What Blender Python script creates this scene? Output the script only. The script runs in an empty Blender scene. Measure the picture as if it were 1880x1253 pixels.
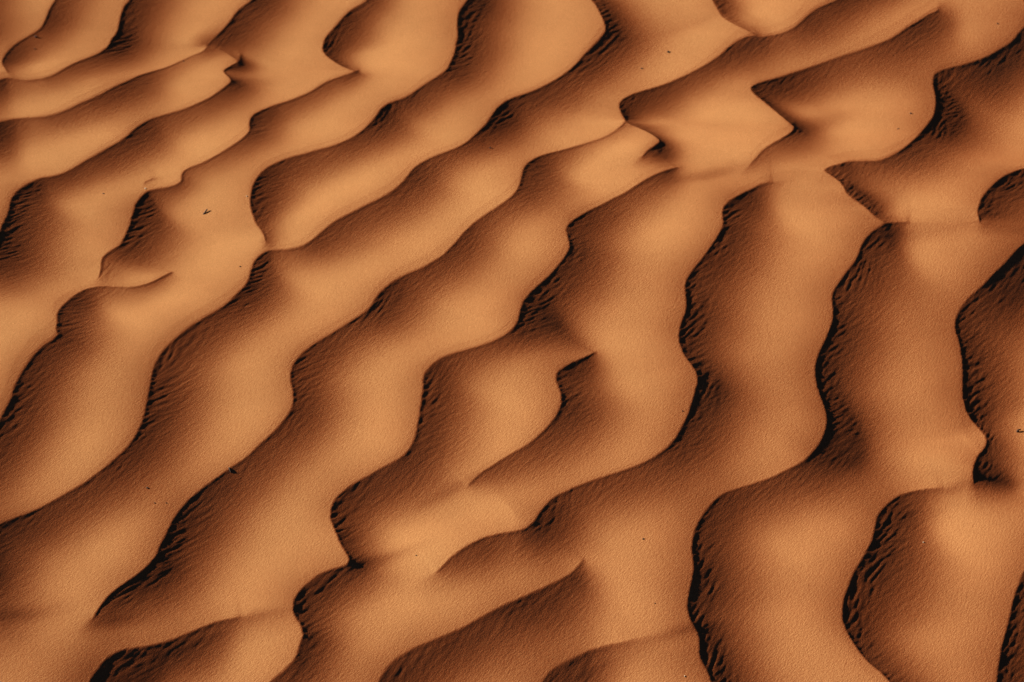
import bpy, bmesh, math, random
import numpy as np
from mathutils import Vector

# ------------------------------------------------------------------ camera, sky, sun, exposure
sc = bpy.context.scene
CAM_H, PITCH, LENS = 1.7, math.radians(45.0), 60.0
cam_data = bpy.data.cameras.new("camera")
cam_data.lens = LENS; cam_data.sensor_width = 36.0
cam_data.clip_start = 0.01; cam_data.clip_end = 500.0
cam_data.dof.use_dof = True
cam_data.dof.focus_distance = 2.18
cam_data.dof.aperture_fstop = 7.1
cam = bpy.data.objects.new("camera", cam_data)
cam.location = (0, 0, CAM_H); cam.rotation_euler = (math.pi/2 - PITCH, 0, 0)
sc.collection.objects.link(cam); sc.camera = cam

SUN_EL = math.radians(21.0)
TRAVEL = math.radians(-17.0)                 # compass direction the light travels over the ground
S = np.array([math.cos(TRAVEL), math.sin(TRAVEL)])
sun_dir = Vector((-S[0]*math.cos(SUN_EL), -S[1]*math.cos(SUN_EL), math.sin(SUN_EL)))

world = bpy.data.worlds.new("World"); sc.world = world; world.use_nodes = True
wn = world.node_tree; bg = wn.nodes['Background']
sky = wn.nodes.new('ShaderNodeTexSky'); sky.sky_type = 'NISHITA'; sky.sun_disc = False
sky.sun_elevation = SUN_EL; sky.sun_rotation = math.atan2(sun_dir.x, sun_dir.y)
sky.altitude = 2500; sky.air_density = 0.12; sky.dust_density = 0.0; sky.ozone_density = 1.0
wn.links.new(sky.outputs[0], bg.inputs[0]); bg.inputs[1].default_value = 0.05

sun_data = bpy.data.lights.new("sun", 'SUN'); sun_data.energy = 5.0; sun_data.angle = math.radians(0.5)
sun_data.color = (1.0, 0.92, 0.78)
sun = bpy.data.objects.new("sun", sun_data); sc.collection.objects.link(sun)
sun.rotation_euler = sun_dir.to_track_quat('Z', 'Y').to_euler()

sc.view_settings.view_transform = 'Standard'; sc.view_settings.look = 'None'
sc.view_settings.gamma = 1.0; sc.view_settings.exposure = 0.76; sc.view_settings.use_curve_mapping = False
sc.cycles.diffuse_bounces = 0

# ------------------------------------------------------------------ crest lines of the sand ripples
# each point: x, y, how steep the lee slope is, how wide it is, how deeply it is fluted
CRESTS = [
[(125,-35,.7,35,.2),(103,0,.75,35,.2),(91,20,.8,35,.2),(85,35,.8,34,.2),(77,51,.7,30,.1),(67,60,.6,32,.1),(48,71,.6,32,.1),(29,83,.75,32,.2),(16,96,.85,32,.4),(8,107,.9,32,.5),(4,117,.8,25,.5),(10,128,.5,15,.4),(17,138,.25,12,.2)],
[(-2,-30,.6,30,.1),(-22,10,.6,30,.1),(-30,50,.6,36,.1),(-50,90,.5,30,.1)],
[(252,-35,.9,45,.4),(240,0,.9,46,.4),(230,11,.95,46,.5),(225,21,.95,45,.5),(221,35,.95,44,.5),(217,51,.95,42,.6),(213,63,.95,40,.7),(205,73,.95,38,.8),(199,85,.9,36,.8),(191,93,.85,34,.7),(179,101,.75,33,.4),(160,109,.72,32,.3),(141,116,.7,32,.1),(125,124,.68,30,.1),(107,135,.55,27,0),(91,144,.5,24,0),(72,149,.4,22,0),(51,152,.45,24,0),(27,148,.6,28,.1),(13,147,.75,32,.1),(0,152,.88,38,.1),(-40,168,.9,40,.1)],
[(474,-35,.9,42,.5),(464,0,.9,42,.6),(453,11,.92,43,.7),(440,20,.92,44,.9),(429,32,.92,44,.9),(421,43,.9,43,.9),(410,55,.9,42,.9),(400,64,.92,38,1),(389,75,.9,32,.9),(381,87,.6,20,.3),(373,95,.42,13,0),(354,103,.35,13,0),(333,112,.35,15,0),(306,124,.42,19,0),(280,132,.6,28,.1),(256,140,.75,36,.1),(234,151,.82,42,.2),(213,161,.82,42,.3),(192,173,.8,36,.3),(171,184,.75,32,.2),(149,193,.7,30,.1),(128,204,.66,28,.1),(107,213,.62,27,0),(88,219,.58,27,0),(67,221,.55,28,0),(40,221,.7,33,.1),(21,223,.88,42,.2),(0,228,.97,50,.3),(-40,243,1,55,.3)],
[(381,87,.7,16,.7),(395,91,.75,20,1),(412,97,.7,20,1),(426,106,.5,16,.7),(436,112,.3,10,.3)],
[(441,103,.7,8,0),(440,108,.95,13,.1),(436,115,.95,18,.2),(424,121,.9,18,.4),(412,128,.6,12,.4),(411,133,.5,10,.4),(418,141,.7,14,.4),(424,149,.95,26,.4),(418,157,.85,30,.3),(400,171,.75,32,.3),(381,183,.7,32,.2),(360,193,.65,30,.1),(338,203,.62,29,.1),(314,210,.65,32,.1),(293,216,.72,37,.2),(274,222,.85,42,.3),(256,232,.92,46,.6),(242,243,.95,46,.7),(232,253,.95,43,.8),(218,264,.9,38,.6),(197,276,.86,36,.4),(176,289,.82,33,.3),(155,300,.78,30,.2),(135,312,.76,29,.1),(114,322,.76,29,.1),(96,327,.82,31,.2),(77,329,.92,36,.4),(56,337,1,42,.6),(40,347,1,50,.6),(28,357,1,58,.6),(20,369,1,65,.7),(17,383,1,68,.5),(12,399,1,70,.5),(4,416,1,72,.5),(-6,440,1,72,.4),(-25,480,1,72,.4)],
[(682,-35,.7,24,.2),(675,0,.75,26,.3),(670,8,.75,27,.4),(657,16,.8,30,.5),(641,24,.88,34,.6),(625,40,.95,37,.7),(612,55,.97,38,.7),(599,69,1,38,.8),(593,83,1,35,.9),(593,95,1,30,1),(601,105,.95,25,1),(615,115,.85,22,1),(628,123,.75,18,.9),(641,128,.65,13,.6),(650,131,.4,10,.3)],
[(656,129,.4,7,0),(650,133,.75,14,.2),(636,139,.7,18,.2),(620,145,.6,20,.2),(601,152,.58,22,.1),(585,161,.58,23,.1),(569,171,.58,23,.1),(550,179,.6,24,.1),(529,187,.65,26,.1),(508,193,.72,29,.2),(487,201,.88,34,.4),(470,208,.95,36,.7),(460,217,.98,34,.9),(457,227,.95,32,.9),(458,237,.9,31,.8),(453,248,.82,30,.4),(437,262,.72,29,.2),(416,276,.65,27,.2),(394,289,.6,25,.1),(373,300,.56,24,.1),(352,308,.56,23,.2),(338,315,.62,22,.3),(333,324,.62,22,.3),(333,333,.62,20,.3),(325,341,.65,20,.2),(309,347,.68,20,.2),(290,350,.75,24,.2),(272,353,.88,32,.4),(260,362,.98,45,.6),(250,375,1,55,.8),(245,388,1,60,1),(240,407,1,62,1),(234,423,1,60,1),(226,441,1,56,.9),(219,452,.92,52,.7),(205,461,.8,48,.6),(192,470,.7,44,.8),(186,479,.6,40,.9),(185,492,.5,34,.9),(181,508,.35,24,.6)],
[(292,326,.15,8,0),(279,329,.35,8,0),(266,335,.35,8,0),(262,341,.15,8,0)],
[(316,498,.1,8,0),(311,501,.5,9,0),(296,509,.6,12,0),(277,519,.55,18,.1),(258,525,.5,22,.2),(237,528,.5,25,.2),(213,527,.55,26,.3),(192,526,.65,30,.4),(173,528,.78,34,.5),(157,532,.9,37,.6),(139,541,.97,40,.8),(123,554,1,42,.9),(111,566,1,45,.9),(105,578,1,46,.9),(105,593,1,46,.9),(103,608,.98,45,.6),(107,616,.98,48,.3),(98,627,1,52,.4),(83,637,1,54,.4),(69,649,1,57,.5),(57,662,1,60,.6),(48,676,1,63,.8),(40,688,1,66,.9),(32,703,1,68,.9),(25,717,1,68,.9),(21,733,1,68,.9),(13,749,1,68,.8),(5,765,1,68,.7),(-3,780,1,68,.6),(-30,825,1,68,.5),(-60,870,1,60,.4)],
[(866,-35,.95,42,.4),(860,0,1,46,.5),(854,9,1,47,.6),(844,22,1,48,.8),(840,35,1,50,.9),(839,51,1,50,.9),(840,67,1,50,.9),(837,83,1,50,.9),(833,101,1,49,.9),(825,120,.97,46,.8),(817,133,.9,40,.6),(801,145,.82,34,.5),(782,157,.78,31,.4),(764,170,.78,31,.5),(743,184,.82,31,.6),(726,189,.86,32,.7),(713,193,.9,34,.8),(700,201,.96,38,.8),(689,216,.97,42,.8),(678,229,.93,42,.6),(662,244,.87,39,.3),(644,256,.8,37,.2),(625,265,.77,36,.1),(604,273,.73,37,.1),(583,278,.73,39,.2),(561,285,.78,40,.2),(540,290,.84,41,.3),(518,297,.9,42,.4),(497,306,.97,43,.6),(481,317,1,45,.8),(469,331,1,46,.9),(462,348,1,45,1),(459,366,1,43,1),(460,383,1,39,1),(465,399,.97,33,1),(470,412,.85,27,.9),(477,421,.7,24,.8),(484,433,.55,20,.6),(488,445,.35,16,.4)],
[(1070,-25,.9,32,.5),(1084,0,.92,34,.6),(1093,12,.97,36,.7),(1101,27,1,38,.8),(1107,40,1,38,.9),(1111,52,1,40,.9),(1110,63,1,41,.9),(1099,77,1,42,.9),(1085,91,.98,42,.9),(1071,105,.96,41,.9),(1058,119,.95,40,.8),(1042,133,.9,40,.7),(1021,147,.88,40,.5),(997,160,.87,39,.5),(971,172,.88,38,.6),(948,179,.92,38,.7),(929,187,.96,39,.8),(913,199,1,42,.9),(903,213,1,42,.8),(892,229,.95,41,.6),(876,245,.88,37,.4),(860,260,.82,33,.3),(841,272,.78,31,.3),(820,281,.76,32,.3),(796,290,.82,35,.4),(774,301,.92,40,.6),(758,312,.97,43,.8),(748,325,.97,46,.8),(734,341,.9,46,.6),(716,356,.86,46,.4),(694,369,.82,47,.3),(670,380,.82,48,.2),(647,392,.84,49,.2),(625,403,.85,48,.2),(606,415,.84,46,.2),(590,428,.82,43,.2),(577,440,.8,39,.1),(566,449,.76,35,.1),(550,457,.68,29,.1),(532,461,.62,26,.1),(508,462,.72,28,.2),(492,464,.88,32,.5),(477,471,1,37,.8),(466,483,1,40,1),(460,500,1,41,1),(453,521,1,42,.8),(440,537,.98,45,.6),(421,556,.95,48,.5),(400,572,.93,50,.5),(376,586,.92,53,.5),(352,601,.96,57,.6),(333,615,1,61,.7),(320,627,1,65,.8),(301,645,1,70,.9),(290,661,1,75,.9),(282,677,1,78,.9),(278,696,1,80,.9),(274,717,1,80,.9),(269,739,1,78,.9),(264,765,1,75,.9),(256,787,1,68,.8),(245,808,1,62,.7),(229,829,.98,55,.7),(208,848,.95,50,.6),(187,865,.9,47,.4),(160,885,.86,46,.2),(133,901,.86,47,.2),(106,916,.88,49,.2),(82,929,.92,52,.2),(61,939,.96,56,.3),(32,950,1,63,.4),(0,963,1,75,.5),(-30,980,1,85,.5),(-50,1010,1,90,.5),(-58,1060,1,85,.5),(-50,1110,.8,60,.4)],
[(1299,-25,.95,24,.8),(1306,0,.98,24,1),(1314,17,1,25,1),(1325,34,.8,22,1),(1345,46,.6,17,.8),(1373,60,.5,14,.7),(1386,74,.4,12,.4)],
[(1655,-14,.4,20,0),(1600,-9,.7,32,.1),(1551,0,.88,38,.1),(1529,9,.88,42,.1),(1502,20,.88,45,.1),(1484,32,.9,46,.1),(1470,47,.85,43,.1),(1457,63,.75,36,.1),(1441,72,.62,30,.2),(1420,77,.65,28,.6),(1396,79,.85,30,.9),(1378,77,.95,33,1),(1357,82,.93,35,.9),(1338,92,.88,34,.8),(1320,107,.82,32,.6),(1298,121,.76,30,.3),(1272,136,.72,28,.2),(1245,148,.72,29,.1),(1216,158,.82,36,.2),(1186,166,.92,42,.3),(1165,172,.98,44,.4),(1146,181,1,43,.6),(1137,190,1,37,.8),(1138,201,1,31,.9),(1144,213,.95,24,1),(1147,224,.5,8,.2),(1133,238,.36,11,0),(1114,250,.34,12,0),(1090,260,.36,13,0),(1064,268,.42,17,0),(1034,276,.55,25,0),(1008,282,.75,33,.1),(987,289,.88,41,.2),(970,299,.96,48,.3),(961,310,.97,52,.3),(957,325,.95,52,.3),(953,340,.92,49,.3),(946,354,.85,43,.3),(934,367,.78,36,.2),(921,377,.74,31,.3),(897,393,.74,30,.4),(873,409,.8,34,.5),(854,425,.88,39,.6),(838,444,.9,42,.6),(825,458,.88,43,.6),(812,472,.84,43,.5),(793,484,.82,43,.5),(772,496,.83,44,.5),(748,506,.88,46,.6),(726,517,.96,48,.8),(705,533,1,49,.9),(692,546,1,50,.9),(681,564,1,51,.9),(668,577,.96,51,.7),(652,588,.92,51,.6),(630,601,.9,52,.5),(606,617,.92,54,.5),(577,634,.97,57,.7),(556,650,1,60,.8),(541,666,1,62,.9),(534,682,1,63,.9),(533,701,1,63,.9),(537,717,1,63,.9),(538,731,1,62,.7),(536,749,.98,59,.5),(526,766,.94,55,.6),(510,787,.9,52,.7),(492,804,.87,50,.5),(473,821,.87,50,.4),(453,840,.88,50,.3),(426,858,.92,53,.3),(400,876,.97,56,.3),(376,893,1,61,.3),(349,914,1,72,.3),(336,928,1,80,.3),(326,940,1,80,.3),(314,959,1,78,.4),(304,980,1,75,.6),(293,1001,1,72,.6),(284,1021,1,66,.7),(269,1039,.95,60,.7),(248,1056,.9,55,.6),(224,1073,.85,50,.6),(200,1092,.82,45,.6),(184,1111,.65,38,.5),(171,1132,.35,28,.4)],
[(1146,215,.6,10,.7),(1153,227,.8,20,1),(1176,237,.78,24,1),(1197,248,.8,20,.8),(1208,256,.8,15,.4),(1210,262,.75,15,.3),(1200,271,.75,20,.4),(1187,280,.7,20,.6),(1181,287,.5,14,.5)],
[(1243,308,.3,10,0),(1236,310,.6,13,.1),(1226,313,.75,20,.1),(1208,320,.74,28,.1),(1189,329,.72,32,.1),(1168,342,.72,35,.1),(1146,356,.74,38,.1),(1125,366,.8,42,.2),(1104,377,.88,47,.2),(1082,387,.95,52,.3),(1064,397,1,57,.3),(1048,407,1,62,.4),(1040,417,1,62,.5),(1040,428,1,62,.6),(1044,444,1,62,.7),(1044,457,1,61,.8),(1034,476,1,62,.8),(1018,496,1,62,.7),(1000,514,1,62,.6),(978,534,1,62,.5),(961,553,1,64,.6),(954,572,1,62,.7),(950,590,.97,56,.5),(941,606,.88,47,.4),(924,620,.78,39,.3),(900,632,.72,36,.2),(876,640,.72,37,.2),(852,647,.77,40,.3),(828,654,.85,44,.4),(804,664,.94,50,.5),(785,680,1,58,.7),(777,693,1,62,.8),(776,714,1,65,.9),(774,733,1,66,.9),(770,760,1,66,.9),(765,787,1,65,.9),(758,813,1,60,.6),(745,834,.95,54,.4),(726,849,.92,51,.3),(700,862,.9,51,.3),(673,877,.94,53,.3),(647,890,1,56,.3),(628,904,1,59,.4),(614,918,1,60,.6),(608,932,1,57,.8),(606,945,1,53,.9),(609,960,1,47,1),(616,977,1,43,1),(623,994,.97,40,1),(633,1012,.9,36,.9),(640,1025,.85,32,.4),(635,1036,.88,38,.4),(614,1043,.95,46,.5),(590,1052,1,52,.7),(572,1064,1,57,.8),(553,1080,1,60,.9),(541,1097,1,61,.9),(537,1116,1,57,1),(542,1132,.98,48,1),(552,1148,.96,42,1),(555,1164,1,42,.8),(550,1180,.98,43,.6),(540,1207,.95,44,.3),(521,1228,.92,44,.3),(494,1251,.9,44,.3),(455,1285,.9,44,.3)],
[(1095,644,.15,8,0),(1087,649,.45,18,.1),(1072,657,.78,36,.2),(1053,666,.93,50,.2),(1035,676,1,58,.3),(1023,685,1,62,.4),(1020,697,1,64,.5),(1026,714,1,66,.6),(1030,731,1,67,.5),(1028,749,1,66,.4),(1016,771,.96,63,.3),(1002,788,.9,58,.2),(984,805,.85,52,.1),(963,821,.8,46,.1),(941,833,.77,40,.1),(922,844,.77,36,.1),(908,853,.77,33,.1),(884,868,.72,28,.1),(868,882,.6,21,.1),(857,894,.25,12,0)],
[(1420,338,.25,14,0),(1400,341,.55,28,.1),(1373,352,.85,48,.3),(1352,362,.97,57,.4),(1336,372,1,61,.7),(1327,383,1,62,1),(1326,398,1,61,1),(1327,413,1,62,1),(1317,433,1,66,.9),(1304,454,1,71,.8),(1288,476,1,75,.8),(1272,495,1,79,.9),(1260,513,1,80,1),(1257,532,1,80,1),(1260,553,1,78,1),(1257,574,1,75,1),(1250,593,1,72,1),(1246,615,1,68,1),(1248,631,1,64,1),(1256,651,1,62,1),(1269,669,1,63,1),(1278,685,1,65,.8),(1280,701,1,68,.6),(1276,717,1,72,.5),(1269,741,1,75,.4),(1261,765,1,76,.3),(1250,787,1,74,.3),(1237,809,.98,70,.2),(1218,828,.94,64,.2),(1194,844,.88,57,.2),(1165,857,.82,52,.2),(1133,868,.82,49,.3),(1101,878,.84,48,.5),(1069,889,.88,48,.7),(1040,901,.95,50,.8),(1016,913,1,55,1),(1002,926,1,59,1),(990,942,1,60,1),(978,959,.97,54,1),(962,971,.87,47,1),(941,976,.72,38,.7),(915,980,.77,41,.5),(884,989,.85,43,.5),(854,1004,.82,39,.4),(830,1021,.76,33,.3),(812,1039,.55,26,.2),(798,1051,.25,18,.1)],
[(1722,22,.3,9,0),(1717,27,.55,20,.1),(1705,32,.82,34,.2),(1684,44,.96,42,.3),(1662,56,.94,46,.3),(1644,69,.9,46,.2),(1625,80,.85,43,.2),(1601,91,.78,38,.1),(1575,103,.7,34,.1),(1548,112,.68,31,.1),(1518,121,.7,32,.1),(1486,130,.77,36,.2),(1454,138,.87,41,.2),(1425,146,.97,46,.3),(1398,152,1,46,.3),(1383,158,1,40,.4),(1378,164,1,32,.6),(1386,174,1,26,1),(1396,182,1,25,1),(1414,197,1,24,1),(1433,213,1,24,1),(1449,226,.9,25,1),(1457,235,.85,26,.9),(1449,246,.78,34,.3),(1430,258,.7,36,.2),(1412,269,.62,31,.2),(1398,281,.58,26,.1),(1385,297,.45,20,.1),(1368,314,.2,12,0)],
[(1925,20,1,60,.3),(1900,45,1,62,.3),(1880,61,1,64,.3),(1868,72,1,65,.3),(1852,88,1,66,.3),(1833,98,1,64,.3),(1812,109,1,60,.3),(1788,117,1,60,.4),(1761,124,1,60,.7),(1735,128,1,60,.9),(1718,134,1,60,1),(1713,143,1,60,1),(1713,157,1,60,1),(1717,176,1,62,1),(1717,194,1,64,1),(1713,212,1,64,1),(1702,229,1,60,.8),(1686,248,.95,55,.4),(1668,266,.9,50,.3),(1646,284,.87,46,.2),(1625,296,.82,41,.2),(1609,301,.78,37,.4),(1577,300,.78,35,.7),(1553,300,.88,35,.9),(1532,304,.96,33,1),(1516,312,.9,26,1),(1513,316,.9,24,1),(1529,326,1,30,1),(1545,340,1,35,1),(1553,357,1,39,1),(1569,370,1,38,1),(1588,382,.92,35,1),(1604,397,.8,30,.9),(1619,406,.5,20,.6)],
[(1840,-40,.9,30,.4),(1868,-10,.95,28,.4),(1880,12,1,28,.4),(1892,40,.7,24,.2)],
[(1672,410,.2,14,0),(1657,409,.55,26,.1),(1641,410,.75,42,.2),(1625,412,.9,54,.2),(1609,421,1,64,.3),(1593,434,1,70,.3),(1582,449,1,74,.4),(1576,465,1,76,.6),(1566,484,1,78,.8),(1553,500,1,79,.8),(1540,518,1,82,.9),(1529,537,1,83,.9),(1527,553,1,82,.8),(1529,572,1,79,.7),(1527,590,1,76,.5),(1519,612,1,77,.3),(1512,628,1,78,.3),(1505,642,1,79,.3),(1499,659,1,79,.5),(1496,682,1,79,.7),(1499,704,1,77,.8),(1505,725,1,76,.7),(1513,747,1,80,.5),(1517,765,1,74,.4),(1516,784,1,74,.3),(1508,805,1,72,.3),(1495,826,1,78,.2),(1473,848,.93,60,.2),(1447,862,.87,52,.2),(1418,876,.84,50,.3),(1387,887,.87,52,.5),(1357,896,.93,58,.3),(1330,905,1,66,.2),(1310,919,1,74,.2),(1293,940,1,82,.2),(1280,961,1,88,.3),(1272,985,1,91,.5),(1270,1010,1,92,.8),(1273,1034,1,91,1),(1270,1060,1,89,1),(1264,1087,1,86,1),(1262,1116,1,82,1),(1269,1140,1,78,1),(1280,1159,1,76,1),(1284,1180,1,76,1),(1285,1204,1,75,1),(1296,1226,1,73,1),(1307,1253,1,70,1),(1322,1290,1,68,.9)],
[(1915,303,1,46,.6),(1880,310,1,48,.7),(1860,316,1,52,.8),(1841,325,1,58,.7),(1822,340,1,62,.5),(1806,357,1,60,.4),(1798,372,1,54,.4),(1794,388,1,44,.5),(1796,401,.75,28,.5),(1798,408,.3,14,.3)],
[(1930,395,1,70,.4),(1900,428,1,74,.4),(1880,447,1,78,.5),(1862,463,1,82,.5),(1844,484,1,86,.5),(1822,505,1,90,.4),(1801,526,1,95,.3),(1780,545,1,100,.2),(1764,564,1,102,.2),(1755,582,1,101,.2),(1753,601,1,98,.2),(1759,625,1,94,.3),(1763,645,1,90,.5),(1766,668,1,87,.7),(1767,693,1,86,.9),(1767,723,1,85,1),(1771,747,1,80,1),(1780,768,1,70,1),(1793,784,.92,48,1),(1806,800,.85,34,1),(1810,811,.8,32,.5),(1806,824,.82,40,.3),(1794,838,.88,50,.5),(1788,853,.88,52,.7),(1785,869,.8,46,.6),(1787,884,.4,30,.3)],
[(1735,893,.25,18,0),(1713,896,.5,28,.1),(1694,898,.7,38,.1),(1670,904,.88,48,.2),(1649,912,.98,60,.2),(1634,922,1,68,.3),(1619,936,1,76,.6),(1609,951,1,81,.8),(1605,972,1,84,.8),(1598,996,1,86,.8),(1585,1020,1,88,.7),(1569,1047,1,90,.8),(1556,1076,1,89,.9),(1548,1105,1,85,1),(1547,1132,1,78,1),(1553,1156,1,70,1),(1564,1177,1,61,1),(1577,1196,1,54,1),(1593,1215,.97,50,.9),(1612,1231,.92,48,.9),(1632,1251,.88,46,.9),(1660,1285,.8,44,.8)],
[(1925,975,1,85,.5),(1900,1012,1,86,.5),(1880,1049,1,87,.6),(1870,1071,1,88,.6),(1860,1100,1,88,.7),(1854,1130,1,88,.7),(1846,1159,1,88,.7),(1838,1191,1,88,.7),(1833,1220,1,88,.7),(1829,1252,1,88,.7),(1824,1290,1,88,.6)],
[(1075,1021,.15,8,0),(1069,1028,.4,15,0),(1061,1038,.72,28,.1),(1048,1051,.97,42,.1),(1032,1060,.93,50,.2),(1008,1072,.92,55,.3),(981,1084,.92,57,.5),(955,1096,.9,58,.5),(928,1108,.88,59,.5),(906,1119,.87,59,.5),(884,1131,.87,59,.6),(854,1148,.88,60,.6),(825,1161,.92,61,.5),(796,1173,.96,63,.6),(766,1185,1,67,.6),(740,1199,1,71,.6),(718,1215,1,75,.6),(703,1233,1,77,.6),(694,1251,1,78,.5),(684,1285,1,78,.5)],
[(1200,1165,.12,12,0),(1170,1170,.25,16,0),(1146,1177,.38,22,.1),(1122,1181,.55,30,.1),(1101,1187,.72,40,.2),(1080,1193,.88,52,.3),(1056,1204,.98,63,.4),(1032,1216,1,69,.5),(1013,1228,1,73,.4),(999,1244,1,76,.4),(991,1257,1,77,.4),(980,1290,1,77,.4)],
[(446,1130,.2,18,0),(426,1134,.5,28,.1),(400,1140,.74,38,.2),(373,1149,.82,44,.3),(346,1160,.87,48,.4),(320,1171,.88,50,.5),(293,1179,.9,51,.6),(266,1185,.93,52,.8),(245,1188,.97,54,.9),(224,1191,1,58,.9),(205,1199,1,64,.9),(187,1215,1,70,1),(173,1233,1,74,1),(162,1252,1,77,.9),(150,1290,1,77,.9)],
]
# soft hollows and swells between the crests: x, y, radius x, radius y, turn (deg), amount (+ falls away from the sun)
SOFT = [
(470,1134,60,9,-8,.18),(1035,612,62,30,28,.32),(1068,634,34,20,30,.12),(200,1140,45,12,-10,.22),(40,1128,60,14,-8,.2),
(1226,288,34,22,-10,.4),(1300,322,70,9,-8,.25),(1505,228,55,20,-20,.35),(1745,35,22,18,20,.3),(1730,416,80,14,-4,.15),
(1790,888,60,10,-8,.22),(493,448,14,16,0,.22),(1250,1158,60,8,-12,.2),(1265,44,60,7,-10,.12),(1440,322,60,10,-8,.1),
(1830,885,50,30,20,.4),(1215,60,50,30,-20,.12),(700,1028,70,10,-14,.25),(830,900,60,9,-20,.15),(1380,1000,70,80,0,-.03),
(690,640,80,60,-40,-.1),(1190,430,70,80,-40,-.06),(960,660,60,20,-15,-.1),(760,960,70,50,-30,-.03),(1240,1200,60,50,-30,.05),
(440,760,120,60,-45,-.0),(1560,830,60,50,0,.1),(640,340,120,30,-30,-.08),(1120,280,80,25,-15,-.08),(1300,170,80,18,-15,-.08),
(1650,330,90,20,-10,-.05),(1830,170,40,60,0,.1),(1860,560,40,60,0,.12),(1500,980,560,380,0,.07),(1700,1130,80,200,0,.10),(150,1170,330,170,0,.22),(700,350,500,300,-20,-.05),(1700,640,40,90,0,.05),(1860,420,50,14,0,.25),
]

FPX = LENS/36.0*1880.0
cp, sp = math.cos(PITCH), math.sin(PITCH)
def ray(px, py):
    a = (np.asarray(px, float)-940.0)/FPX; b = -(np.asarray(py, float)-626.5)/FPX
    return a, cp + b*sp, -sp + b*cp
def ground_at(px, py, z=0.0):
    dx, dy, dz = ray(px, py); t = (z-CAM_H)/dz
    return dx*t, dy*t

# ------------------------------------------------------------------ height field of the sand
STEP = 0.0014
X0, X1, Y0, Y1 = -1.16, 1.16, 0.92, 2.95
nx = int(round((X1-X0)/STEP))+1; ny = int(round((Y1-Y0)/STEP))+1
gx = X0 + np.arange(nx)*STEP; gy = Y0 + np.arange(ny)*STEP
GX, GY = np.meshgrid(gx, gy)
rng = np.random.default_rng(7)
SE, CE = math.sin(SUN_EL), math.cos(SUN_EL)
T_BRIGHT = 0.64

def bilinear(F, x, y):
    u = np.clip((np.asarray(x)-X0)/STEP, 0, nx-1.001); v = np.clip((np.asarray(y)-Y0)/STEP, 0, ny-1.001)
    i = u.astype(int); j = v.astype(int); fu = u-i; fv = v-j
    return (F[j, i]*(1-fu)+F[j, i+1]*fu)*(1-fv)+(F[j+1, i]*(1-fu)+F[j+1, i+1]*fu)*fv

def fnoise(ang, ll, lc, seed, band=0.0):
    """smooth random field, correlation ll along direction ang and lc across it (metres)"""
    r = np.random.default_rng(seed)
    w = r.standard_normal((ny, nx))
    kx = np.fft.fftfreq(nx, STEP)*2*np.pi; ky = np.fft.rfftfreq(ny, STEP)*2*np.pi
    KX, KY = np.meshgrid(kx, ky, indexing='ij')
    ca, sa = math.cos(ang), math.sin(ang)
    ku = KX*ca+KY*sa; kv = -KX*sa+KY*ca
    fil = np.exp(-.5*(ku*ll)**2)*np.exp(-.5*((np.abs(kv)-band/lc)*lc)**2)
    W = np.fft.rfft2(w.T, axes=(0, 1))
    o = np.fft.irfft2(W*fil, s=(nx, ny), axes=(0, 1)).T
    return o/o.std()

def spline(pts, n=4):
    P = np.array(pts, float); out = []
    for i in range(len(P)-1):
        p0 = P[max(i-1, 0)]; p1 = P[i]; p2 = P[i+1]; p3 = P[min(i+2, len(P)-1)]
        for k in range(n):
            t = k/n
            q = .5*((2*p1)+(-p0+p2)*t+(2*p0-5*p1+4*p2-p3)*t*t+(-p0+3*p1-3*p2+p3)*t**3)
            q[2:] = p1[2:]*(1-t)+p2[2:]*t
            out.append(q)
    out.append(P[-1]); return np.array(out)

def smooth(a, b, x):
    t = np.clip((x-a)/(b-a), 0, 1); return t*t*(3-2*t)

def gblur(A, sg):
    p = int(3*sg/STEP); B = np.pad(A, p, mode='edge')
    fy = np.fft.fftfreq(B.shape[0], STEP)*2*np.pi; fx = np.fft.rfftfreq(B.shape[1], STEP)*2*np.pi
    W = np.fft.rfft2(B)*np.exp(-.5*(fy*sg)**2)[:, None]*np.exp(-.5*(fx*sg)**2)[None, :]
    return np.fft.irfft2(W, s=B.shape)[p:-p, p:-p]

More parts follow.
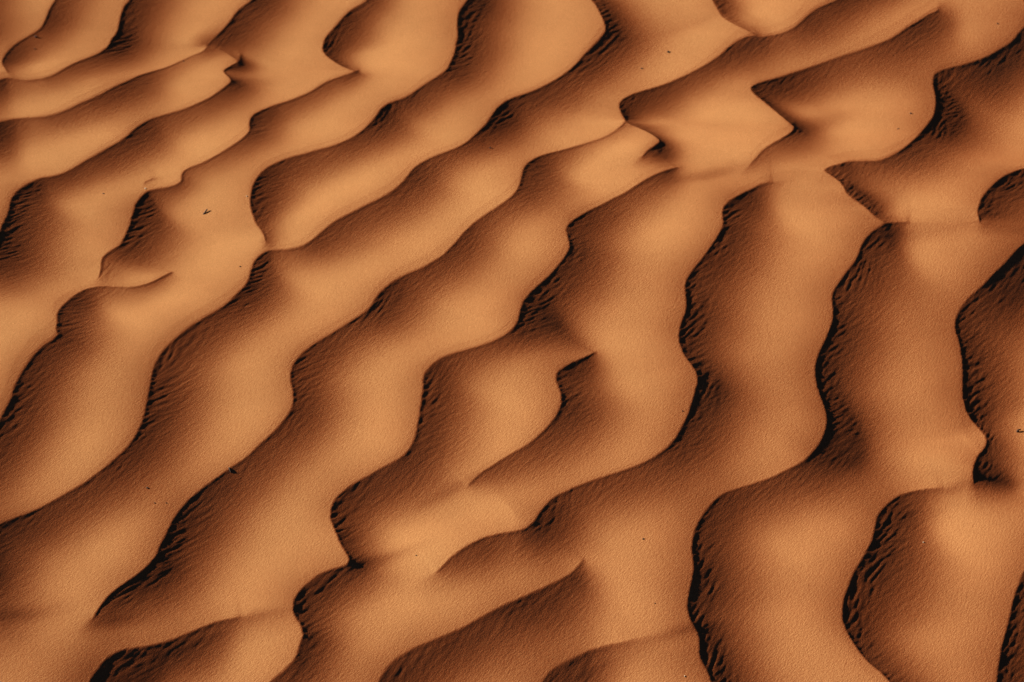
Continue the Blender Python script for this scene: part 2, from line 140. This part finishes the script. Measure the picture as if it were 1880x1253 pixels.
def slope_field(H):
    D = np.zeros((ny, nx)); PRE = np.zeros((ny, nx)); LIP = np.zeros((ny, nx)); FL = np.zeros((ny, nx))
    for ci, cr in enumerate(CRESTS):
        P = spline(cr)
        x, y = ground_at(P[:, 0], P[:, 1], 0.0)
        if H is not None:
            for _ in range(4):
                z = bilinear(H, x, y); x, y = ground_at(P[:, 0], P[:, 1], z)
        sc_px = np.hypot(y, CAM_H)/FPX
        dk = P[:, 2]; w = P[:, 3]*sc_px*(1.2-.28*smooth(35, 85, P[:, 3])); fl = P[:, 4]
        pad = w.max()*3.3+.03
        a0 = max(int((x.min()-pad-X0)/STEP), 0); a1 = min(int((x.max()+pad-X0)/STEP)+1, nx)
        b0 = max(int((y.min()-pad-Y0)/STEP), 0); b1 = min(int((y.max()+pad-Y0)/STEP)+1, ny)
        if a1 <= a0 or b1 <= b0: continue
        bd = np.full((b1-b0, a1-a0), 9.0)
        q = [np.zeros_like(bd) for _ in range(5)]          # side, dk, w, fl, px scale
        n = len(x)-1
        for i in range(n):
            r = max(w[i], w[i+1])*3.3+.02
            u0 = max(int((min(x[i], x[i+1])-r-X0)/STEP), a0); u1 = min(int((max(x[i], x[i+1])+r-X0)/STEP)+1, a1)
            v0 = max(int((min(y[i], y[i+1])-r-Y0)/STEP), b0); v1 = min(int((max(y[i], y[i+1])+r-Y0)/STEP)+1, b1)
            if u1 <= u0 or v1 <= v0: continue
            sl = (slice(v0-b0, v1-b0), slice(u0-a0, u1-a0))
            XX = GX[v0:v1, u0:u1]; YY = GY[v0:v1, u0:u1]
            ex, ey = x[i+1]-x[i], y[i+1]-y[i]; L = math.hypot(ex, ey)+1e-9; ex /= L; ey /= L
            al = (XX-x[i])*ex+(YY-y[i])*ey; t = np.clip(al/L, 0, 1)
            cx = x[i]+ex*L*t; cy = y[i]+ey*L*t
            d = np.hypot(XX-cx, YY-cy)
            cr_ = ex*(YY-y[i])-ey*(XX-x[i])            # >0 on the lee side
            m = d < bd[sl]
            over = np.zeros_like(d)
            if i == 0: over = np.maximum(-al, 0)
            if i == n-1: over = np.maximum(over, np.maximum(al-L, 0))
            side = np.where(over > 0, np.clip(cr_/(over*.9+1e-6), -1, 1)*.5+.5, (cr_ > 0).astype(float))
            side = np.where(over > 0, side*side*(3-2*side), side)
            for arr, val in ((bd, d), (q[0], side), (q[1], dk[i]*(1-t)+dk[i+1]*t), (q[2], w[i]*(1-t)+w[i+1]*t),
                             (q[3], fl[i]*(1-t)+fl[i+1]*t), (q[4], sc_px[i]+0*t)):
                arr[sl] = np.where(m, val, arr[sl])
        side, dkk, ww, ff, pxs = q; ww = np.maximum(ww, 1e-4); pxs = np.maximum(pxs, 1e-5)
        F = np.exp(-(bd/(1.65*ww))**2.2)
        Df = side*dkk*F
        # round off the seams where the nearest point of the crest jumps, away from the crest itself
        sg = .011; M = (side > .5).astype(float)
        Db = gblur(Df*M, sg)/(gblur(M, sg)+.02)
        k_ = smooth(.25, 1.1, bd/ww)*M
        Df = Df*(1-k_)+Db*k_
        S_ = (slice(b0, b1), slice(a0, a1))
        D[S_] = np.maximum(D[S_], Df)
        wide = smooth(30, 75, ww/pxs)
        b_ = (2.5+.6*dkk**2+1.3*wide)*pxs
        A_ = (.62*(1-.95*dkk)**1.12/CE+.055+.05*wide*dkk**2)*b_*smooth(.2, .48, dkk)
        LIP[S_] = np.maximum(LIP[S_], A_*(side*np.exp(-(bd/b_)**1.5)+(1-side)*np.exp(-bd/(13*b_))))
        FL[S_] = np.maximum(FL[S_], side*ff*np.exp(-(bd/(ww*.62+4*pxs))**2)*(.5+.5*np.clip(bd/(18*pxs), 0, 1)))
        PRE[S_] = np.maximum(PRE[S_], (1-side)*dkk*np.exp(-(bd/(ww*.95))**1.3)*(.20+.34*smooth(38, 80, ww/pxs)))
    T = (1-.95*D)**1.12*(1-PRE)
    for (px, py, rx, ry, an, am) in SOFT:
        cx, cy = ground_at(px, py, 0.0)
        if H is not None: cx, cy = ground_at(px, py, bilinear(H, cx, cy))
        s1 = math.hypot(float(cy), CAM_H)/FPX; s2 = s1*math.hypot(float(cy), CAM_H)/CAM_H
        a = math.radians(-an)
        dx = (GX-cx)/s1; dy = (GY-cy)/s2
        u = (dx*math.cos(a)+dy*math.sin(a))/rx; v = (-dx*math.sin(a)+dy*math.cos(a))/ry
        T = T - am*np.exp(-(u*u+v*v))
    T = T*SE/(T*WF).sum()*WF.sum()          # light and dark balance over the level ground
    print('peak n.l', T.max())
    g = (T-SE)/CE
    return g, FL, D, LIP

# ripples further off, for the ground all around the framed patch
def generic(x, y):
    wx = .05*np.sin(x*3.1+y*1.7+1.3)+.035*np.sin(-x*5.3+y*4.1+.4)+.02*np.sin(x*9.7+y*7.9+2.2)+.01*np.sin(x*17.3-y*13.1)
    wy = .05*np.sin(x*2.3-y*3.9+.6)+.03*np.sin(x*6.1+y*5.7+2.9)
    am = .75+.25*np.sin(x*2.9+1.1*y+.7)*np.sin(1.9*y-.8*x)
    an = math.radians(-34)
    ph = ((x+wx)*math.cos(an)+(y+wy)*math.sin(an))/.165
    fr = ph-np.floor(ph)
    up = .56
    p = np.where(fr < .44, (1-fr/.44)**1.7, ((fr-.44)/up)**1.35)
    return .0145*am*(p-.4)

RX, RY = np.array([X0, X1]), np.array([Y0, Y1])
# window that fades the traced patch into the far ripples just outside the frame
def frame_weight(x, y):
    # signed margin in photo pixels, projected
    zc = y*cp + CAM_H*sp
    px = 940+FPX*x/zc; py = 626.5-FPX*(y*sp-CAM_H*cp)/zc
    m = np.minimum(np.minimum(px+55, 1935-px), np.minimum(py+55, 1308-py))
    return smooth(-170, -10, m)
WF = frame_weight(GX, GY)

def integrate(g):
    eps, delta = .02, (1/.9)**2
    pad = 160
    gm = g*WF
    # slope of the far ripples carries on outside the frame
    hg = HG
    gyv, gxv = np.gradient(hg, STEP)
    gg = gxv*S[0]+gyv*S[1]
    G = g*WF+gg*(1-WF)
    G = np.pad(G, pad, mode='linear_ramp', end_values=0)
    my, mx = G.shape
    kx = np.fft.fftfreq(mx, STEP)*2*np.pi; ky = np.fft.fftfreq(my, STEP)*2*np.pi
    KX, KY = np.meshgrid(kx, ky)
    ks = KX*S[0]+KY*S[1]; kt = -KX*S[1]+KY*S[0]
    den = ks**2+eps*kt**2+delta; 
    Hh = np.fft.fft2(G)*(-1j*ks)/den
    h = np.real(np.fft.ifft2(Hh))[pad:-pad, pad:-pad]
    return h

def slope_limit(h):
    """lee faces raised to just under the sun angle, shaped to avoid cast shadows"""
    m = SE/CE-.042
    cx, cy = (X0+X1)/2, (Y0+Y1)/2
    n = int(math.hypot(X1-X0, Y1-Y0)/STEP)+2; a = (np.arange(n)-n/2)*STEP
    A, B = np.meshgrid(a, a)                    # A runs with the light
    hr = bilinear(h, cx+A*S[0]-B*S[1], cy+A*S[1]+B*S[0])
    q = np.maximum.accumulate(hr+m*A, axis=1)-m*A-hr
    q = gblur(q, .007)
    u = np.clip(((GX-cx)*S[0]+(GY-cy)*S[1])/STEP+n/2, 0, n-1.001); v = np.clip((-(GX-cx)*S[1]+(GY-cy)*S[0])/STEP+n/2, 0, n-1.001)
    i = u.astype(int); j = v.astype(int); fu = u-i; fv = v-j
    return h+(q[j, i]*(1-fu)+q[j, i+1]*fu)*(1-fv)+(q[j+1, i]*(1-fu)+q[j+1, i+1]*fu)*fv

HG = generic(GX, GY)
H = None
for it in range(3):
    g, FL, DD, RIM = slope_field(H)
    Hn = integrate(g)
    Hn = slope_limit(Hn)
    Hn = Hn - Hn[WF > .5].mean() + RIM
    H = Hn if H is None else .3*H+.7*Hn
ay_, ax_ = np.gradient(H, STEP); act = ax_*S[0]+ay_*S[1]; mI = WF > .99
print('mean g', g[mI].mean(), 'mean actual', act[mI].mean(), 'rms err', (act-g)[mI].std(), 'frac below grazing', (act[mI] < -SE/CE).mean(), (g[mI] < -SE/CE).mean())
print("height range", H.min(), H.max(), H.std())

# fluting of the slip faces and fine streaks
U = 1.0
warp1 = fnoise(0, .045, .045, 11)*.006; warp2 = fnoise(0, .03, .03, 12)*.004
fa = math.radians(47)
n1 = fnoise(fa, .0095, .0022, 21, 1.1); n2 = fnoise(fa+.25, .007, .0019, 22, 1.0)
def warped(F): return bilinear(F, GX+warp1, GY+warp2)
n1 = warped(n1); n2 = warped(n2)
mod = smooth(-1.0, 1.0, fnoise(fa, .03, .02, 23))
fl_h = (np.tanh(n1*1.1)*mod+np.tanh(n2)*(1-mod))
FL = FL*(.55+.45*smooth(-.8, .5, fnoise(0, .022, .022, 41)))
n3 = fnoise(fa-.05, .005, .0016, 31, .9)
n4 = fnoise(0, .01, .01, 33)
near = np.clip(GY*0+1, 0, 1)
H = H + FL*fl_h*.00023 + DD*.00006*n3*(.6+.4*mod) + n4*.00003
EXT = gblur((H-HG)*WF, .10)/(gblur(WF, .10)+1e-3)      # the wider swell carries on outside the frame
EXT *= gblur(WF, .10)/(gblur(WF, .10)+.02)
H = H*WF + (HG+EXT)*(1-WF)

# ------------------------------------------------------------------ mesh of the ground: one sheet out to the horizon
def stretch(lo, hi, n_core, far):
    core = lo+np.arange(n_core)*STEP
    s = STEP; ext = []; d = 0
    while d < far: s = min(s*1.032, 1.5); d += s; ext.append(d)
    ext = np.array(ext)
    return np.concatenate([(lo-ext)[::-1], core, core[-1]+ext]), len(ext)
ax, ex_ = stretch(X0, X1, nx, 60.0)
ay, ey_ = stretch(Y0, Y1, ny, 60.0)
AX, AY = np.meshgrid(ax, ay)
Z = generic(AX, AY)
# far ripples flatten where the sheet is too coarse to carry them
dist = np.maximum(np.maximum(X0-AX, AX-X1), np.maximum(Y0-AY, AY-Y1))
Z *= 1-smooth(1.6, 4.5, dist)
Z += bilinear(EXT, AX, AY)*np.exp(-np.maximum(dist, 0)/.6)
Z += smooth(3, 40, dist)*.25*np.sin(AX*.21+1)*np.sin(AY*.17)
Z[ey_:ey_+ny, ex_:ex_+nx] = H
NX, NY = len(ax), len(ay)
co = np.empty((NX*NY, 3), np.float32); co[:, 0] = AX.ravel(); co[:, 1] = AY.ravel(); co[:, 2] = Z.ravel()
idx = np.arange(NX*NY, dtype=np.int32).reshape(NY, NX)
quads = np.stack([idx[:-1, :-1], idx[:-1, 1:], idx[1:, 1:], idx[1:, :-1]], -1).reshape(-1, 4)
me = bpy.data.meshes.new("sand_ground")
me.vertices.add(NX*NY); me.vertices.foreach_set("co", co.ravel())
me.loops.add(quads.size); me.loops.foreach_set("vertex_index", quads.ravel())
me.polygons.add(len(quads)); me.polygons.foreach_set("loop_start", np.arange(0, quads.size, 4, dtype=np.int32))
me.polygons.foreach_set("use_smooth", np.ones(len(quads), bool))
me.update(calc_edges=True)
ground = bpy.data.objects.new("sand_ground", me); sc.collection.objects.link(ground)
ground["kind"] = "structure"; ground["label"] = "orange desert sand in long wavy wind ripples with fluted slip faces"

# ------------------------------------------------------------------ materials
def new_mat(name):
    m = bpy.data.materials.new(name); m.use_nodes = True
    return m, m.node_tree, m.node_tree.nodes['Principled BSDF']
def N(nt, t, **kw):
    n = nt.nodes.new(t)
    for k, v in kw.items(): setattr(n, k, v)
    return n

sand, nt, pb = new_mat("sand"); L = nt.links.new
tc = N(nt, 'ShaderNodeTexCoord')
big = N(nt, 'ShaderNodeTexNoise'); big.inputs['Scale'].default_value = 9; big.inputs['Detail'].default_value = 6; big.inputs['Roughness'].default_value = .62
L(tc.outputs['Object'], big.inputs['Vector'])
gr = N(nt, 'ShaderNodeTexNoise'); gr.inputs['Scale'].default_value = 850; gr.inputs['Detail'].default_value = 3; gr.inputs['Roughness'].default_value = .7
L(tc.outputs['Object'], gr.inputs['Vector'])
cr1 = N(nt, 'ShaderNodeValToRGB')
cr1.color_ramp.elements[0].position = .3; cr1.color_ramp.elements[0].color = (.51, .120, .033, 1)
cr1.color_ramp.elements[1].position = .7; cr1.color_ramp.elements[1].color = (.58, .150, .045, 1)
L(big.outputs['Fac'], cr1.inputs['Fac'])
cr2 = N(nt, 'ShaderNodeValToRGB')
cr2.color_ramp.elements[0].position = .25; cr2.color_ramp.elements[0].color = (.56, .51, .49, 1)
cr2.color_ramp.elements[1].position = .75; cr2.color_ramp.elements[1].color = (1.0, 1.0, 1.0, 1)
L(gr.outputs['Fac'], cr2.inputs['Fac'])
mx = N(nt, 'ShaderNodeMix', data_type='RGBA', blend_type='MULTIPLY'); mx.inputs['Factor'].default_value = 1
L(cr1.outputs['Color'], mx.inputs['A']); L(cr2.outputs['Color'], mx.inputs['B'])
nt.nodes.remove(pb)
out = nt.nodes['Material Output']
dif = N(nt, 'ShaderNodeBsdfDiffuse'); dif.inputs['Roughness'].default_value = .3
too = N(nt, 'ShaderNodeBsdfToon'); too.inputs['Size'].default_value = .53; too.inputs['Smooth'].default_value = .26   # pale yellow highlight colour added on sunward slopes, fading at low angles
mt = N(nt, 'ShaderNodeMix', data_type='RGBA', blend_type='MULTIPLY'); mt.inputs['Factor'].default_value = 1
mt.inputs['A'].default_value = (.20, .225, .105, 1); L(cr2.outputs['Color'], mt.inputs['B'])
L(mx.outputs['Result'], dif.inputs['Color']); L(mt.outputs['Result'], too.inputs['Color'])
adds = N(nt, 'ShaderNodeAddShader'); L(dif.outputs[0], adds.inputs[0]); L(too.outputs[0], adds.inputs[1]); L(adds.outputs[0], out.inputs['Surface'])
# grain relief: round grains plus fine wind streaks
mp = N(nt, 'ShaderNodeMapping'); mp.inputs['Rotation'].default_value = (0, 0, -fa); mp.inputs['Scale'].default_value = (.38, 1, 1)
# rotate first, then squash along the streaks
mp0 = N(nt, 'ShaderNodeMapping'); mp0.inputs['Rotation'].default_value = (0, 0, -fa)
mp1 = N(nt, 'ShaderNodeMapping'); mp1.inputs['Scale'].default_value = (.42, 1, 1)
L(tc.outputs['Object'], mp0.inputs['Vector']); L(mp0.outputs['Vector'], mp1.inputs['Vector'])
st = N(nt, 'ShaderNodeTexNoise'); st.inputs['Scale'].default_value = 480; st.inputs['Detail'].default_value = 3
L(mp1.outputs['Vector'], st.inputs['Vector'])
g2 = N(nt, 'ShaderNodeTexNoise'); g2.inputs['Scale'].default_value = 920; g2.inputs['Detail'].default_value = 4; g2.inputs['Roughness'].default_value = .65
L(tc.outputs['Object'], g2.inputs['Vector'])
ad = N(nt, 'ShaderNodeMath', operation='MULTIPLY_ADD'); ad.inputs[1].default_value = .9
L(st.outputs['Fac'], ad.inputs[0]); L(g2.outputs['Fac'], ad.inputs[2])
bp = N(nt, 'ShaderNodeBump'); bp.inputs['Strength'].default_value = 1.0; bp.inputs['Distance'].default_value = .00038
L(ad.outputs[0], bp.inputs['Height']); L(bp.outputs['Normal'], dif.inputs['Normal']); L(bp.outputs['Normal'], too.inputs['Normal'])
me.materials.append(sand)

def debris_mat(name, c1, c2, rough=.8):
    m, nt, pb = new_mat(name)
    tc = N(nt, 'ShaderNodeTexCoord'); nz = N(nt, 'ShaderNodeTexNoise'); nz.inputs['Scale'].default_value = 900; nz.inputs['Detail'].default_value = 3
    r = N(nt, 'ShaderNodeValToRGB'); r.color_ramp.elements[0].color = (*c1, 1); r.color_ramp.elements[1].color = (*c2, 1)
    r.color_ramp.elements[0].position = .35; r.color_ramp.elements[1].position = .65
    nt.links.new(tc.outputs['Object'], nz.inputs['Vector']); nt.links.new(nz.outputs['Fac'], r.inputs['Fac'])
    nt.links.new(r.outputs['Color'], pb.inputs['Base Color']); pb.inputs['Roughness'].default_value = rough
    b = N(nt, 'ShaderNodeBump'); b.inputs['Distance'].default_value = .0003; nt.links.new(nz.outputs['Fac'], b.inputs['Height'])
    nt.links.new(b.outputs['Normal'], pb.inputs['Normal'])
    return m
M_DARK = debris_mat("dark_stone", (.02, .012, .008), (.05, .028, .018))
M_WOOD = debris_mat("dry_wood", (.035, .016, .009), (.09, .04, .02))
M_PALE = debris_mat("pale_quartz", (.6, .45, .3), (.8, .68, .5), .35)

# ------------------------------------------------------------------ small things lying on the sand
def on_sand(px, py):
    x, y = ground_at(px, py, 0.0)
    for _ in range(8): x, y = ground_at(px, py, float(bilinear(H, x, y)))
    return float(x), float(y), float(bilinear(H, x, y))
def pxm(px, py):
    x, y, z = on_sand(px, py); return math.hypot(y, CAM_H)/FPX
def finish(name, bm, mat, label, cat, group, loc):
    m = bpy.data.meshes.new(name); bm.to_mesh(m); bm.free(); m.materials.append(mat)
    for p in m.polygons: p.use_smooth = True
    o = bpy.data.objects.new(name, m); sc.collection.objects.link(o); o.location = loc
    o["label"] = label; o["category"] = cat
    if group: o["group"] = group
    return o
def pebble(px, py, r_px, label, mat=None, sq=(1, 1, 1), seed=0, cat="pebble", name="pebble", lift=.25):
    rd = random.Random(seed); k = pxm(px, py)*r_px*.88
    bm = bmesh.new(); bmesh.ops.create_icosphere(bm, subdivisions=3, radius=1)
    ph = [rd.uniform(0, 6) for _ in range(6)]; yaw = rd.uniform(0, 3)
    for v in bm.verts:
        c = v.co
        d = 1+.16*math.sin(2.3*c.x+ph[0])*math.sin(2.1*c.y+ph[1])+.10*math.sin(4.1*c.z+ph[2]+c.x*3)+.05*math.sin(7*c.y+ph[3])
        c = c*d
        # a couple of broken flat faces
        if c.x > .72: c.x = .72+(c.x-.72)*.2
        if c.z > .7: c.z = .7+(c.z-.7)*.25
        v.co = Vector((c.x*sq[0]*math.cos(yaw)-c.y*sq[1]*math.sin(yaw), c.x*sq[0]*math.sin(yaw)+c.y*sq[1]*math.cos(yaw), c.z*sq[2]))*k
    x, y, z = on_sand(px, py)
    return finish(name, bm, mat or M_DARK, label, cat, "specks of grit lying on the sand", (x, y, z+k*sq[2]*lift))
def tube(bm, pts, rads, n=8):
    rings = []
    for i, p in enumerate(pts):
        a = pts[max(i-1, 0)]; b = pts[min(i+1, len(pts)-1)]; t = (b-a).normalized()
        u = t.cross(Vector((.3, .9, .1))).normalized(); w = t.cross(u)
        rings.append([bm.verts.new(p+(u*math.cos(2*math.pi*j/n)+w*math.sin(2*math.pi*j/n))*rads[i]*(1+.12*math.sin(j*2.1+i))) for j in range(n)])
    for a, b in zip(rings, rings[1:]):
        for j in range(n): bm.faces.new((a[j], a[(j+1) % n], b[(j+1) % n], b[j]))
    bm.faces.new(rings[0][::-1]); bm.faces.new(rings[-1])
def twig(px, py, pts_px, r_px, label):
    """pts_px: points in millimetres-like local units (x right, y away, z up) in photo pixels"""
    k = pxm(px, py); bm = bmesh.new()
    P = [Vector(p[:3])*k for p in pts_px]; R = [p[3]*r_px*k for p in pts_px]
    # subdivide for a gently crooked stem
    Q, RR = [], []
    for i in range(len(P)-1):
        for s in range(3):
            t = s/3; Q.append(P[i].lerp(P[i+1], t)); RR.append(R[i]*(1-t)+R[i+1]*t)
    Q.append(P[-1]); RR.append(R[-1])
    tube(bm, Q, RR)
    return finish("twig", bm, M_WOOD, label, "twig", None, on_sand(px, py))

# half-buried stem standing out of the pale slope; leans towards the right, its shadow runs off to the right
twig(374, 393, [(-1, -1, -3, 1.2), (0, 0, 0, 1.2), (3.5, 2, 3.5, 1.1), (7, 5.5, 7, .9)], 1.15,
     "thin dark bent twig poking out of a bright slope in the upper left")
twig(423, 866, [(2, -2, -3, 1.0), (1, 0, -1, 1.2), (-.5, 1.5, .3, 1.2), (-2, 5, 1.8, 1.4), (-3.5, 7.5, 2.4, .9)], 1.3,
     "short dark twig sticking up from a ripple crest left of the lower middle")
twig(1868, 793, [(0, 0, -3, 1.3), (-.5, 0, 0, 1.3), (0, 1, 2.5, 1.2), (3, 2, 3.5, 1.0), (6, 2, 3, .6)], 1.5,
     "small dark hooked twig at the right edge beside a deep shadowed ripple")
pebble(1227, 96, 2.4, "round dark pebble on bright sand near the top, right of a sharp crest bend", seed=1)
pebble(1178, 126, 1.9, "dull brown half-sunk pebble, lower left of the round dark one near the top", mat=M_WOOD, sq=(1.2, 1, .8), seed=2, lift=.0)
pebble(66, 68, 2.2, "dark grit grain just below the crest in the top left corner", sq=(1.5, .9, .8), seed=3)
pebble(64, 90, 1.4, "tiny brown grit grain low on the shaded slope in the top left corner", mat=M_WOOD, seed=4)
pebble(900, 272, 1.7, "small flat dark chip on pale sand below a fluted crest, upper middle", sq=(1.6, .8, .7), seed=5)
pebble(1672, 209, 2.0, "round black speck of grit left of the tall fluted slip face in the upper right", seed=6)
pebble(1649, 237, 1.5, "small brown grit chip lower left of the round black speck in the upper right", mat=M_WOOD, sq=(1.7, .8, .7), seed=7)
pebble(190, 356, 1.5, "small brown chip alone on bright sand in the upper left", mat=M_WOOD, sq=(1.4, .8, .8), seed=8)
pebble(270, 896, 1.8, "dark chip on bright sand in the lower left, under the long left ripple", sq=(1.4, .9, .8), seed=9)
pebble(284, 924, 1.2, "tiny dark grain just below right of the dark chip in the lower left", seed=10)
pebble(305, 924, 1.1, "tiny dark grain beside the shadowed crest in the lower left", seed=11)
pebble(1181, 990, 1.7, "small dark chip on the broad bright slope, lower middle right", sq=(1.5, .8, .8), seed=12)
pebble(764, 1020, 1.3, "tiny black grain on bright sand, lower middle", seed=13)
pebble(1202, 1108, 1.1, "tiny reddish grain on the bright slope near the bottom", mat=M_WOOD, seed=14)
pebble(441, 490, 1.5, "brown grit grain left of the deeply grooved crest bend", mat=M_WOOD, seed=15)
pebble(337, 113, 1.2, "tiny brown grain sitting right on a thin crest in the upper left", mat=M_WOOD, seed=16)
pebble(1253, 755, 1.3, "tiny brown grain at the very edge of the central crest", mat=M_WOOD, seed=17)
pebble(1831, 44, 1.3, "tiny brown grain on bright sand near the top right corner", mat=M_WOOD, seed=18)
pebble(267, 347, 1.6, "pale bright grain above the start of a dark fluted slope, upper left", mat=M_PALE, seed=19, cat="grain", name="quartz_grain")
pebble(1257, 1242, 1.5, "pale glinting grain near the bottom edge right of the middle", mat=M_PALE, seed=20, cat="grain", name="quartz_grain")
pebble(1695, 996, 1.3, "pale glinting grain on the shaded slope in the lower right", mat=M_PALE, seed=21, cat="grain", name="quartz_grain")
pebble(453, 361, 1.4, "pale glinting grain left of the curled crest in the upper left middle", mat=M_PALE, seed=22, cat="grain", name="quartz_grain")
